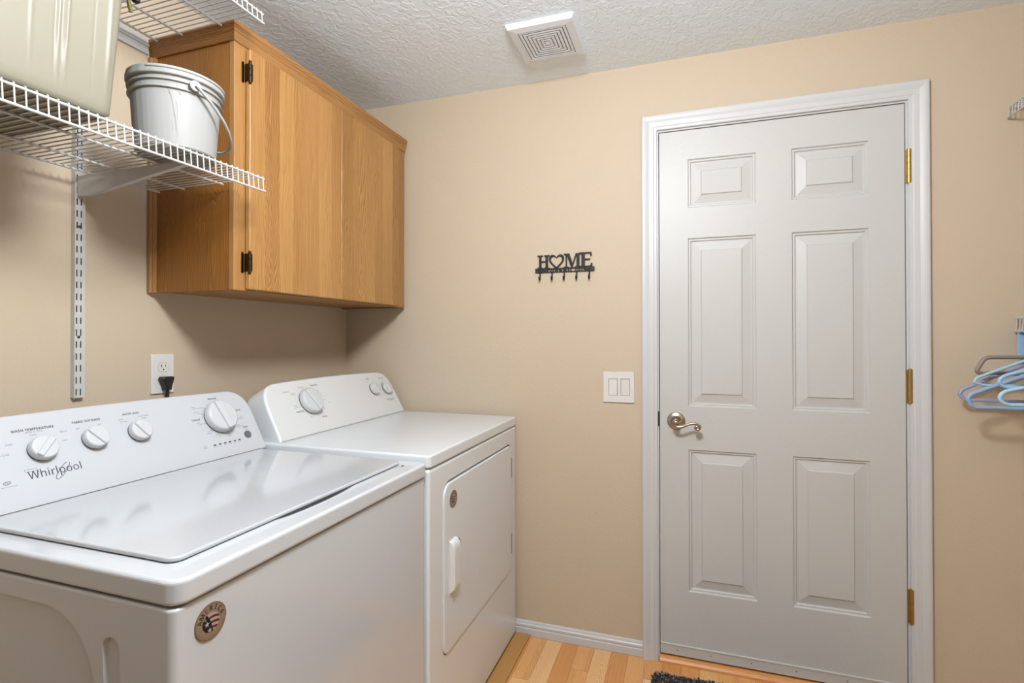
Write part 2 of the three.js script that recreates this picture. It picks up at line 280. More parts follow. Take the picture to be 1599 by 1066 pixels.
function sticker(o, x, y, z, r) {   // faces +x
  const disc = new THREE.CircleGeometry(r, 40).rotateY(Math.PI / 2).translate(x + 0.0016, y, z), rim = new THREE.CylinderGeometry(r, r, 0.0015, 40, 1, true).rotateZ(Math.PI / 2).translate(x + 0.0008, y, z);
  const s = part('emblem_sticker', disc, emblemMat, o); s.userData.label = 'round tan sticker with a waving flag';
  const e = mesh('rim', rim, emblemEdge, s); const p = o.position; e.geometry.translate(-p.x, -p.y, -p.z);
}
// console frame: local x runs along -z, local y up the sloping face, local z out of it
function consoleFrame(x0, y0, x1, y1, zLeft) {
  const up = V3(x1 - x0, y1 - y0, 0).normalize(), X = V3(0, 0, -1), N = X.clone().cross(up);
  return new THREE.Matrix4().makeBasis(X, up, N).setPosition(x0, y0, zLeft);
}
function consoleShape(w, h, r, crown) {
  const s = new THREE.Shape(); s.moveTo(0, 0); s.lineTo(w, 0); s.lineTo(w - 0.004, h * 0.55); s.bezierCurveTo(w - 0.008, h * 0.86, w - r * 0.5, h - 0.002, w - r * 1.5, h);
  s.quadraticCurveTo(w / 2, h + crown, r * 1.5, h); s.bezierCurveTo(r * 0.5, h - 0.002, 0.008, h * 0.86, 0.004, h * 0.55); s.lineTo(0, 0); return s;
}
function knob(r, h, turn, fr, u, v, o) {
  const lathe = new THREE.LatheGeometry([[r * 1.02, 0], [r * 1.02, h * 0.3], [r, h * 0.55], [r * 0.95, h * 0.7], [r * 0.86, h * 0.76], [0.0001, h * 0.78]].map((p) => V2(...p)), 44).rotateX(Math.PI / 2);
  const grip = new RoundedBoxGeometry(r * 0.5, r * 1.86, h * 0.6, 3, r * 0.1).translate(0, 0, h * 0.9 + 0.002);
  grip.applyMatrix4(new THREE.Matrix4().makeScale(1, 1, 1));
  const collar = new THREE.CylinderGeometry(r * 0.985, r * 0.985, 0.006, 40).rotateX(Math.PI / 2).translate(0, 0, 0.003);
  const put = (g) => g.rotateZ(turn).translate(u, v, 0).applyMatrix4(fr);
  const k = part('knob', join([put(lathe.translate(0, 0, 0.0058)), put(grip)]), M.knob, o.parent); o.attach(k); k.name = 'knob'; return [k, put(collar)];
}

// ---------------------------------------------------------------- washing machine
{
  const o = thing('washing_machine', 'white top-loading washing machine with four knobs, nearest the camera', 'washing machine', [0.47, 0, 1.19]);
  const z0 = 0.812, z1 = 1.568;
  let body = extrude(roundRect(0.10, 0.862, -(z1 - 0.001), -(z0 + 0.002), [0.012, 0.014, 0.014, 0.012]), 0.848, 0.004, { bevelSegments: 3 }).rotateX(-Math.PI / 2).translate(0, 0.0205, 0);
  // stamped ribs in the side panel
  const slot = (x0, x1, y0, y1, r, d) => extrude(roundRect(x0, x1, y0, y1, r), 0.03, 0.003).translate(0, 0, z1 - 0.001 - d);
  const lean = slot(-0.018, 0.018, -0.36, 0.36, 0.0178, 0.006).rotateZ(0.05).translate(0.752, 0.45, 0);
  body = cut(body, lean, slot(0.16, 0.70, 0.12, 0.835, 0.12, 0.004));
  part('cabinet', body, M.enamel, o);
  part('inner_frame', box(0.13, 0.845, 0.8, 0.885, z0 + 0.02, z1 - 0.02), M.gap, o);
  for (const [fx, fz] of [[0.16, 0.88], [0.16, 1.5], [0.80, 0.88], [0.80, 1.5]]) part('foot', new THREE.CylinderGeometry(0.022, 0.025, 0.03, 16).translate(fx, 0.012, fz), M.black, o);
  // top deck with a finger scoop in front of the lid
  const plan = extrude(roundRect(0.09, 0.868, -z1, -z0, [0.03, 0.026, 0.02, 0.022]), 0.038, 0.0065, { bevelSegments: 4 }).rotateX(-Math.PI / 2).translate(0, 0.872, 0);
  const scoop = new THREE.SphereGeometry(1, 40, 24).scale(0.0175, 0.012, 0.13).translate(0.8045, 0.914, 1.195);
  part('top_deck', cut(plan, scoop), M.enamel, o);
  const lid = part('lid', extrude(roundRect(0.315, 0.809, -1.526, -0.852, [0.012, 0.02, 0.02, 0.012]), 0.008, 0.003).rotateX(-Math.PI / 2).translate(0, 0.9115, 0), P(0xb3b5b7, 0.14, { clearcoat: 0.6, clearcoatRoughness: 0.08 }), o);
  part('lid_seal', extrude(roundRect(0.32, 0.800, -1.518, -0.86, 0.012), 0.003).rotateX(-Math.PI / 2).translate(0, 0.909, 0), M.greyLine, o);
  for (const bz of [0.872]) part('lid_bumper', new THREE.CylinderGeometry(0.004, 0.004, 0.002, 10).translate(0.822, 0.9105, bz), M.greyLine, o);
  // console
  const W = 0.754, H = 0.204, zL = 1.566, fr = consoleFrame(0.305, 0.915, 0.215, 1.095, zL);
  const con = part('console', [extrude(consoleShape(W, H, 0.055, 0.005), 0.085, 0.008, { bevelSegments: 4, curveSegments: 20 }).translate(0, 0, -0.085).applyMatrix4(fr), box(0.12, 0.30, 0.905, 0.925, z0 + 0.02, z1 - 0.02)], M.console, o);
  const PX = 2048, k = PX / W, [c, g] = canvas(PX, 600, '#babcbf'), CH = 600 / k;
  const U = (z) => (zL - z) * k, Vv = (s) => 600 - s * k, ink = '#26272b', pale = '#63656b';
  const txt = (t, z, s, size, col = ink, bold = '', al = 'center') => { g.fillStyle = col; g.font = bold + ' ' + size + 'px sans-serif'; g.textAlign = al; g.fillText(t, U(z), Vv(s)); };
  txt('WASH TEMPERATURE', 1.391, 0.1645, 21, ink, 'bold'); txt('FABRIC SOFTENER', 1.287, 0.166, 19, ink, 'bold'); txt('WATER LEVEL', 1.184, 0.1695, 18, ink, 'bold');
  txt('(RINSE IS COLD)', 1.391, 0.159, 12, pale); txt('Cool', 1.394, 0.152, 17, pale); txt('■', 1.391, 0.147, 10); txt('Cold ■', 1.437, 0.138, 16, pale, '', 'center'); txt('Tap Cold ■', 1.452, 0.118, 16, pale); txt('Warm', 1.338, 0.150, 15, pale); txt('■ Hot', 1.342, 0.129, 16, pale);
  txt('Off', 1.309, 0.151, 15, pale); txt('On', 1.262, 0.154, 15, pale); txt('■', 1.264, 0.148, 9); txt('Auto', 1.212, 0.158, 14, pale); txt('Sensing ■', 1.206, 0.152, 13, pale); txt('Deep Water', 1.155, 0.160, 14, pale); txt('Wash', 1.155, 0.154, 13, pale); txt('■', 1.163, 0.149, 9);
  txt('Normal', 0.944, 0.1805, 22, ink, 'bold'); txt('Heavy', 0.938, 0.173, 15, pale); txt('Casual', 1.018, 0.124, 22, ink, 'bold'); txt('Rinse', 0.871, 0.134, 20, ink, 'bold'); txt('Start', 0.866, 0.077, 19, ink, 'bold'); txt('Pause', 0.866, 0.071, 13, pale);
  g.strokeStyle = pale; g.lineWidth = 2.2; const ln = (...p) => { g.beginPath(); p.forEach(([z, s], i) => (i ? g.lineTo(U(z), Vv(s)) : g.moveTo(U(z), Vv(s)))); g.stroke(); };
  ln([1.016, 0.160], [0.985, 0.160], [0.976, 0.153]); ln([1.006, 0.144], [0.992, 0.142], [0.996, 0.127]); ln([1.012, 0.112], [0.99, 0.112]); ln([0.995, 0.086], [0.978, 0.088], [0.974, 0.098]); ln([0.884, 0.124], [0.893, 0.122], [0.893, 0.108], [0.874, 0.108]); ln([0.912, 0.160], [0.905, 0.166]);
  for (const [t, z, s] of [['Heavy', 1.013, 0.163], ['Normal', 1.010, 0.147], ['Light', 1.014, 0.115], ['Delicate', 0.992, 0.080], ['Rinse', 0.968, 0.072], ['Spin', 0.962, 0.066], ['Bulky', 0.935, 0.068], ['Clean', 0.93, 0.062], ['Soak', 0.888, 0.088], ['Rinse & Spin', 0.882, 0.083], ['Light', 0.896, 0.149], ['Drain', 0.868, 0.112], ['Spin', 0.868, 0.106]]) txt(t, z, s, 12.5, pale);
  for (let i = 0; i < 6; i++) { const z = 0.992 - i * 0.017; g.fillStyle = '#222326'; g.fillRect(U(z), Vv(0.046), 0.0085 * k, 0.0033 * k); txt(['Sensing', 'Fill', 'Wash', 'Rinse', 'Spin', 'Done'][i], z - 0.004, 0.0385, 10.5, pale); }
  txt('Cycle', 1.018, 0.045, 12, pale); txt('Status', 1.018, 0.040, 12, pale);
  swooshLogo(g, U(1.423), Vv(0.060), 62, '#34353b');
  g.strokeStyle = '#777'; g.lineWidth = 2; g.strokeRect(U(1.426), Vv(0.081), 0.021 * k, 0.0045 * k);
  g.strokeStyle = g.fillStyle = '#55575e'; g.lineWidth = 3; g.beginPath(); g.ellipse(U(1.459), Vv(0.062), 16, 8, -0.1, 0, 7); g.stroke(); g.font = 'italic 13px sans-serif'; g.textAlign = 'center'; g.fillText('6th', U(1.459), Vv(0.0605)); txt('Sense Technology', 1.457, 0.053, 9, pale);
  const pg = new THREE.ShapeGeometry(consoleShape(W - 0.02, H - 0.012, 0.05, 0.004), 20).translate(0.01, 0.003, 0.0005), uvp = pg.attributes.position, uva = pg.attributes.uv;
  for (let i = 0; i < uvp.count; i++) uva.setXY(i, uvp.getX(i) / W, uvp.getY(i) / CH);
  const panel = part('control_panel', pg.applyMatrix4(fr), P(0xffffff, 0.33, { map: canvasTexture(c) }), o); con.attach(panel);
  const collars = [];
  for (const [r, h, t, z, s] of [[0.0255, 0.019, -0.75, 1.388, 0.119], [0.0255, 0.019, 0.62, 1.284, 0.123], [0.0255, 0.019, 0.55, 1.181, 0.122], [0.047, 0.026, 0.22, 0.945, 0.123]]) collars.push(knob(r, h, t, fr, zL - z, s, con)[1]);
  for (const q of collars) { const cl = part('knob_collar', q, M.greyLine, o); con.attach(cl); }
  const btn = part('start_button', new THREE.CylinderGeometry(0.0115, 0.0118, 0.003, 28).rotateX(Math.PI / 2).translate(zL - 0.868, 0.055, 0.0015).applyMatrix4(fr), S(0x5f6063, 0.5), o); con.attach(btn);
  sticker(o, 0.862, 0.825, 1.507, 0.0275);
}

// ---------------------------------------------------------------- dryer
{
  const z0 = 0.024, z1 = 0.806, o = thing('clothes_dryer', 'white front-loading clothes dryer standing in the corner by the door wall', 'dryer', [0.48, 0, 0.415]);
  const doorShape = (g) => roundRect(-0.722 + g, -0.090 - g, 0.305 + g, 0.822 - g, [0.035 - g, 0.055 - g, 0.03 - g, 0.045 - g]);   // in (-z, y)
  const toX = (geo, x) => geo.rotateY(Math.PI / 2).translate(x, 0, 0);   // shape x -> -z, depth -> +x
  let body = rbox(0.10, 0.868, 0.014, 0.886, z0, z1, 0.01, 4);
  body = cut(body, toX(extrude(roundRect(-0.722, -0.090, 0.305, 0.8255, [0.035, 0.055, 0.033, 0.048]), 0.03), 0.853));
  part('cabinet', body, M.enamelDryer, o);
  part('inner_frame', box(0.13, 0.85, 0.8, 0.9, z0 + 0.02, z1 - 0.02), M.gap, o);
  for (const [fx, fz] of [[0.16, 0.08], [0.16, 0.75], [0.80, 0.08], [0.80, 0.75]]) part('foot', new THREE.CylinderGeometry(0.02, 0.023, 0.018, 16).translate(fx, 0.009, fz), M.black, o);
  part('top_deck', extrude(roundRect(0.09, 0.870, -z1, -z0, [0.02, 0.014, 0.014, 0.02]), 0.037, 0.006, { bevelSegments: 4 }).rotateX(-Math.PI / 2).translate(0, 0.889, 0), M.enamelDryer, o);
  // door with a recessed grip
  let leaf = toX(extrude(doorShape(0.0035), 0.019, 0.004, { bevelSegments: 4, curveSegments: 18 }), 0.8535);
  const pocket = toX(extrude(roundRect(-0.675, -0.598, 0.512, 0.628, 0.02), 0.03), 0.862);
  const door = part('door', cut(leaf, pocket), M.enamelDryer, o);
  const hs = new THREE.Shape(); hs.moveTo(0, 0.478); hs.lineTo(0.017, 0.492); hs.quadraticCurveTo(0.021, 0.5, 0.021, 0.51); hs.lineTo(0.021, 0.615); hs.quadraticCurveTo(0.02, 0.636, 0.006, 0.642); hs.lineTo(0, 0.642); hs.lineTo(0, 0.478);
  const bar = extrude(hs, 0.046, 0.004).translate(0.870, 0, 0.638); bar.translate(0, 0, 0);
  const hd = part('handle', bar, P(0xd2d2d0, 0.3), o); door.attach(hd);
  for (const [a, b] of [[0.681, 0.762], [0.37, 0.452]]) part('hinge', rbox(0.858, 0.8702, a, b, 0.079, 0.0895, 0.001, 2), S(0x6f6a62, 0.4, { metalness: 0.8 }), o);
  sticker(o, 0.8725, 0.763, 0.655, 0.026);
  // console
  const W = 0.764, H = 0.206, zL = 0.790, fr = consoleFrame(0.337, 0.927, 0.237, 1.107, zL);
  const con = part('console', [extrude(consoleShape(W, H, 0.055, 0.012), 0.085, 0.008, { bevelSegments: 4, curveSegments: 20 }).translate(0, 0, -0.085).applyMatrix4(fr), box(0.14, 0.33, 0.915, 0.935, z0 + 0.02, zL - 0.02)], M.enamelDryer, o);
  const k = 2048 / W, [c, g] = canvas(2048, 600, '#ccccca'), U = (z) => (zL - z) * k, Vv = (s) => 600 - s * k, ink = '#2f3033', pale = '#6f7074';
  const txt = (t, z, s, size, col = pale, bold = '') => { g.fillStyle = col; g.font = bold + ' ' + size + 'px sans-serif'; g.textAlign = 'center'; g.fillText(t, U(z), Vv(s)); };
  for (const [t, z, s, b] of [['AUTOMATIC', 0.682, 0.165], ['More Dry', 0.655, 0.158], ['Normal', 0.652, 0.152], ['Timed Dry', 0.535, 0.178, 1], ['Wrinkle', 0.604, 0.176], ['Off', 0.596, 0.170], ['70', 0.528, 0.155], ['60', 0.512, 0.143], ['50', 0.505, 0.130], ['40', 0.51, 0.115], ['30', 0.494, 0.103], ['Casual', 0.665, 0.112], ['Less Dry', 0.662, 0.104], ['Damp Dry ●', 0.652, 0.087, 1], ['20', 0.53, 0.082], ['10', 0.55, 0.07], ['Air Dry', 0.548, 0.052, 1], ['Off ■', 0.612, 0.06]]) txt(t, z, s, b ? 21 : 16, b ? ink : pale, b ? 'bold' : '');
  txt('SIGNAL', 0.197, 0.176, 17, ink, 'bold'); txt('Off   On', 0.195, 0.166, 13); txt('PUSH TO START', 0.100, 0.171, 14, ink, 'bold'); swooshLogo(g, U(0.122), Vv(0.064), 34, '#3a3b40');
  const pg = new THREE.ShapeGeometry(consoleShape(W - 0.02, H - 0.012, 0.05, 0.009), 20).translate(0.01, 0.003, 0.0005), up = pg.attributes.position, ua = pg.attributes.uv;
  for (let i = 0; i < up.count; i++) ua.setXY(i, up.getX(i) / W, up.getY(i) / (600 / k));
  const panel = part('control_panel', pg.applyMatrix4(fr), P(0xffffff, 0.35, { map: canvasTexture(c) }), o); con.attach(panel);
  const collars = [];
  for (const [r, h, t, z, s] of [[0.047, 0.026, 0.4, 0.593, 0.119], [0.027, 0.016, 0.1, 0.186, 0.126], [0.029, 0.016, 0, 0.092, 0.122]]) collars.push(knob(r, h, t, fr, zL - z, s, con)[1]);
  for (const q of collars) { const cl = part('knob_collar', q, M.greyLine, o); con.attach(cl); }
}

// ---------------------------------------------------------------- oak wall cabinet
{
  const o = thing('wall_cabinet', 'honey oak wall cabinet with two slab doors above the dryer', 'cabinet', [0.165, 1.397, 0.494]);
  const yb = 1.397, yt = 2.122, zl = 0.968, zr = 0.022;
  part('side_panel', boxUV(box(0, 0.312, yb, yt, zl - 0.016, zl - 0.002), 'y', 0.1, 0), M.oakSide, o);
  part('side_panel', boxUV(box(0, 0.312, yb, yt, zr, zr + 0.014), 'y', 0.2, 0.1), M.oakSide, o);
  part('bottom_panel', boxUV(box(0, 0.312, yb + 0.004, yb + 0.018, zr + 0.014, zl - 0.016), 'z'), M.oakFrame, o);
  part('top_panel', boxUV(box(0, 0.312, yt - 0.014, yt, zr + 0.014, zl - 0.016), 'z'), M.oakFrame, o);
  part('back_panel', boxUV(box(0, 0.006, yb + 0.018, yt - 0.014, zr + 0.014, zl - 0.016), 'y'), M.oakFrame, o);
  for (const [a, b, i] of [[zl - 0.05, zl, 0], [zr, zr + 0.088, 1], [0.47, 0.54, 2]]) part('stile', boxUV(rbox(0.312, 0.33, yb, yt, a, b, 0.0015, 2), 'y', i * 0.07, i * 0.2), M.oakFrame, o);
  for (const [a, b] of [[yb, yb + 0.04], [yt - 0.05, yt]]) for (const [c, d] of [[zr + 0.088, 0.47], [0.54, zl - 0.05]]) part('rail', boxUV(box(0.312, 0.3298, a, b, c, d), 'z', a, 0.3), M.oakFrame, o);
  // doors with softly rounded edges
  const leaf = (a, b, c, d, du, dv) => boxUV(rbox(0.3335, 0.3505, c, d, a, b, 0.004, 3), 'y', du, dv);
  const left = part('door', leaf(0.5065, 0.931, 1.4005, 2.104, -0.502, -1.4), M.oakDoor, o);
  part('door', leaf(0.104, 0.5045, 1.4005, 2.104, -0.08, -1.4), M.oakDoor2, o);
  for (const hy of [2.035, 1.479]) {
    const plate = extrude(roundRect(-0.9425, -0.934, hy - 0.031, hy + 0.031, 0.005), 0.0022, 0.0006).rotateY(Math.PI / 2).translate(0.3302, 0, 0);
    const wrap = extrude(roundRect(-0.9275, -0.9215, hy - 0.026, hy + 0.026, 0.0029), 0.0018, 0.0005).rotateY(Math.PI / 2).translate(0.3503, 0, 0);
    const side = box(0.332, 0.349, hy - 0.026, hy + 0.026, 0.9312, 0.9322), knuckle = [0, 1, 2].map((i) => cyl(V3(0.3510, hy - 0.028 + i * 0.019, 0.931), V3(0.3510, hy - 0.011 + i * 0.019, 0.931), 0.0042, 0.0042, 12));
    const tip = new THREE.SphereGeometry(0.0046, 12, 8).translate(0.3510, hy - 0.03, 0.931), tip2 = new THREE.SphereGeometry(0.0046, 12, 8).translate(0.3510, hy + 0.03, 0.931);
    const h = part('hinge', [plate, wrap, side, ...knuckle, tip, tip2], M.brassOld, o); left.attach(h);
  }
  // crown along the side and the front, mitred; profile (projection, height)
  const cp = [[0, 2.112], [0.004, 2.112], [0.005, 2.116], [0.004, 2.119], [0.005, 2.136], [0.009, 2.143], [0.009, 2.147], [0.013, 2.152], [0.015, 2.158], [0.015, 2.164], [0.012, 2.167], [-0.02, 2.167]];
  const path = (d, h) => [[0.0, h, zl + d], [0.33 + d, h, zl + d], [0.33 + d, h, zr]];
  const rows = cp.map(([d, h]) => path(d, h));
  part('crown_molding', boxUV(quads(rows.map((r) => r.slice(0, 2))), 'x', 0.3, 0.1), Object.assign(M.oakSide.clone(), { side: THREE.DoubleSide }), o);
  const endCap = new THREE.ShapeGeometry(new THREE.Shape(cp.map(([d, h]) => V2(0.33 + d, h)))).translate(0, 0, zr);
  part('crown_molding', boxUV(join([quads(rows.map((r) => r.slice(1, 3))), endCap]), 'z', 0.2, 0.4), Object.assign(M.oakFrame.clone(), { side: THREE.DoubleSide }), o);
  part('crown_backing', boxUV(box(0.0, 0.33, yt, 2.1665, zr, zl), 'x'), M.oakFrame, o);
  // scribe moulding where the side meets the wall
  const sp = new THREE.Shape([V2(0, 0), V2(0, 0.011), V2(0.004, 0.0135), V2(0.013, 0.013), V2(0.017, 0.008), V2(0.019, 0.008), V2(0.021, 0.0095), V2(0.0245, 0.008), V2(0.0255, 0.001), V2(0.0255, 0)]);
  part('scribe_molding', boxUV(runY(sp, yb, yt - 0.01).translate(0.0005, 0, zl - 0.002), 'y', 0.05, 0.2), M.oakFrame, o);
}

// ---------------------------------------------------------------- ventilated wire shelves
// xw: end at the wall, xf: front edge, y: height of the rods; wires run across the shelf and turn down at the lip
function wireShelf(label, xw, xf, y, lip, z0, z1, rods, group) {
  const o = thing('wire_shelf', label, 'shelf', [xw, y, z0], group), s = Math.sign(xf - xw), step = 0.0168;
  const wireG = join([cyl(V3(0, 0.0042, 0), V3(xf - xw - s * 0.002, 0.0042, 0), 0.0016, 0.0016, 6), cyl(V3(xf - xw, 0.0052, 0), V3(xf - xw + s * 0.0035, -lip, 0), 0.0016, 0.0016, 6), new THREE.SphereGeometry(0.0018, 8, 6).translate(xf - xw - s * 0.001, 0.0046, 0)]);
  for (let z = z0 + 0.0055; z < z1 - 0.004; z += step) { const w = mesh('wire', wireG, M.wire, o); w.position.z = z - z0; }
  const rodG = new THREE.CylinderGeometry(0.003, 0.003, z1 - z0, 8).rotateX(Math.PI / 2).translate(0, 0, (z1 - z0) / 2);
  for (const [x, dy] of [...rods.map((r) => [r - xw, -0.0002]), [xf - xw, 0], [xf - xw + s * 0.0035, -lip]]) { const r = mesh('rod', rodG, M.wire, o); r.position.set(x, dy, 0); }
  return o;
}
wireShelf('white wire shelf holding the tall bin and the pail', 0.046, 0.456, 1.695, 0.034, 0.985, 1.93, [0.062, 0.162, 0.31]);
wireShelf('empty white wire shelf just under the ceiling beside the oak cabinet', 0.036, 0.450, 2.1515, 0.026, 0.985, 1.93, [0.05, 0.15, 0.3]);
wireShelf('white wire shelf high up right of the door, with nothing on it', RX, 2.551, 2.005, 0.032, 0.012, 0.9, [2.88, 2.78, 2.66]);
const hangShelf = wireShelf('lower white wire shelf right of the door, carrying the clothes hangers', RX, 2.566, 1.32, 0.041, 0.012, 0.9, [2.88, 2.78, 2.66]);
part('hanging_rod', cyl(V3(2.60, 1.262, 0.035), V3(2.60, 1.262, 0.9), 0.011, 0.011, 16), M.wire, hangShelf);
for (const z of [0.1, 0.5, 0.88]) part('rod_bracket', [box(2.598, 2.602, 1.27, 1.319, z - 0.006, z + 0.006)], M.wire, hangShelf);

// slotted standard, hang track and bracket on the left wall
{
  const t = thing('hang_track', 'white steel hang track on the left wall under the top shelf', 'rail', [0.004, 2.1435, 1.45]);
  part('rail', [rbox(0, 0.006, 2.121, 2.1665, 0.978, 1.93, 0.0015, 2), rbox(0.004, 0.010, 2.144, 2.1655, 0.978, 1.93, 0.002, 2), rbox(0.002, 0.0085, 2.1205, 2.1255, 0.978, 1.93, 0.0015, 2)], M.whiteMetal, t);
  const o = thing('shelf_standard', 'white slotted steel upright on the left wall above the washing machine', 'shelf upright', [0.008, 1.6, 1.17]);
  const z0 = 1.1575, z1 = 1.1825, y0 = 1.100, y1 = 2.119, sh = new THREE.Shape([V2(-z1, y0), V2(-z0, y0), V2(-z0, y1), V2(-z1, y1)]);
  for (let y = 1.096; y < y1 - 0.03; y += 0.0318) for (const z of [1.1777, 1.1675]) if (y - 0.0 > y0 - 0.01) { const a = y + 0.0095; sh.holes.push(roundRect(-z - 0.0016, -z + 0.0016, a, a + 0.018, 0.0014)); }
  const face = new THREE.ExtrudeGeometry(sh, { depth: 0.0018, bevelEnabled: false, curveSegments: 4 }).rotateY(Math.PI / 2).translate(0.0142, 0, 0);
  part('channel', [face, box(0, 0.0142, y0, y1, z1 - 0.0018, z1), box(0, 0.0142, y0, y1, z0, z0 + 0.0018)], M.whiteMetal, o);
  part('slot_backing', box(0.0004, 0.0012, y0, y1, z0 + 0.002, z1 - 0.002), M.slot, o);
  for (const y of [1.262, 1.557, 1.86]) part('screw', new THREE.SphereGeometry(0.004, 12, 8).scale(0.5, 1, 1).translate(0.0162, y, 1.1725), M.steelDark, o);
  const b = thing('shelf_bracket', 'white tapered steel arm holding up the middle wire shelf', 'bracket', [0.016, 1.66, 1.1725]);
  const bs = new THREE.Shape([V2(0.0163, 1.6915), V2(0.0163, 1.637), V2(0.05, 1.636), V2(0.12, 1.643), V2(0.30, 1.668), V2(0.405, 1.680), V2(0.412, 1.6915)]);
  part('arm', [extrude(bs, 0.013, 0.0015).translate(0, 0, 1.166)], M.whiteMetal, b);
  part('hook', [box(0.008, 0.0175, 1.676, 1.69, 1.1672, 1.1686), box(0.008, 0.0175, 1.64, 1.652, 1.1672, 1.1686)], M.whiteMetal, b);
}

// ---------------------------------------------------------------- tall bin and pail on the middle shelf, strap
{
  const y0 = 1.7013, y1 = 2.085, o = thing('storage_bin', 'tall ribbed off-white plastic bin on the middle wire shelf', 'bin', [0.3, y0, 1.6]);
  const N = 900, rows = [];
  const levels = [0, 0.004, 0.012, 0.03, 0.06, 0.09, 0.12, 0.15, 0.18, 0.21, 0.24, 0.27, 0.30, 0.33, 0.36, y1 - y0];
  for (const h of levels) {
    const f = h / (y1 - y0), xa = 0.14 - 0.03 * f, xb = 0.452 + 0.032 * f, za = 1.374 - 0.02 * f, zb = 1.80 + 0.03 * f, edge = h < 0.012 ? 0.01 * Math.pow(1 - h / 0.012, 2) : 0, r = 0.028 + 0.008 * f, row = [];
    const shape = roundRect(-zb + edge, -za - edge, xa + edge, xb - edge, r - edge * 0.5), pts = shape.getSpacedPoints(N).slice(0, N);
    for (const p of pts) {
      const z = -p.x; let x = p.y;
      if (x > xb - edge - 0.004) {   // ribs on the front, fading out towards the foot
        const k = Math.max(0, Math.min(1, (h - 0.035) / 0.09)), d = z - 1.468; let b = 0;
        for (const [c, w, a] of [[0, 0.003, 0.0035], [0.008, 0.0022, -0.002], [0.013, 0.0022, 0.002], [0.019, 0.0022, -0.0018], [0.055, 0.003, 0.0015], [-0.045, 0.002, -0.001], [-0.074, 0.004, 0.003]]) b += a * Math.exp(-((d - c) / w) * ((d - c) / w));
        x += b * k * 0.8 - 0.002 * Math.max(0, Math.min(1, (d - 0.004) / 0.02)) * k;
      }
      row.push([x, y0 + h, z]);
    }
    rows.push(row);
  }
  const idx = [], pos = rows.flat(2); for (let i = 0; i + 1 < rows.length; i++) for (let j = 0; j < N; j++) { const a = i * N + j, b = i * N + (j + 1) % N; idx.push(a, b, b + N, a, b + N, a + N); }
  const c0 = pos.length / 3; pos.push(0.3, y0, 1.59); for (let j = 0; j < N; j++) idx.push(c0, (j + 1) % N, j);
  const g = new THREE.BufferGeometry(); g.setAttribute('position', new THREE.Float32BufferAttribute(pos, 3)); g.setIndex(idx); g.computeVertexNormals();
  part('body', g, Object.assign(M.binPlastic, { side: THREE.DoubleSide }), o);
  part('lid', extrude(roundRect(0.10, 0.492, -1.838, -1.346, 0.045), 0.02, 0.005).rotateX(-Math.PI / 2).translate(0, y1 + 0.0005, 0), M.binPlastic, o);
}
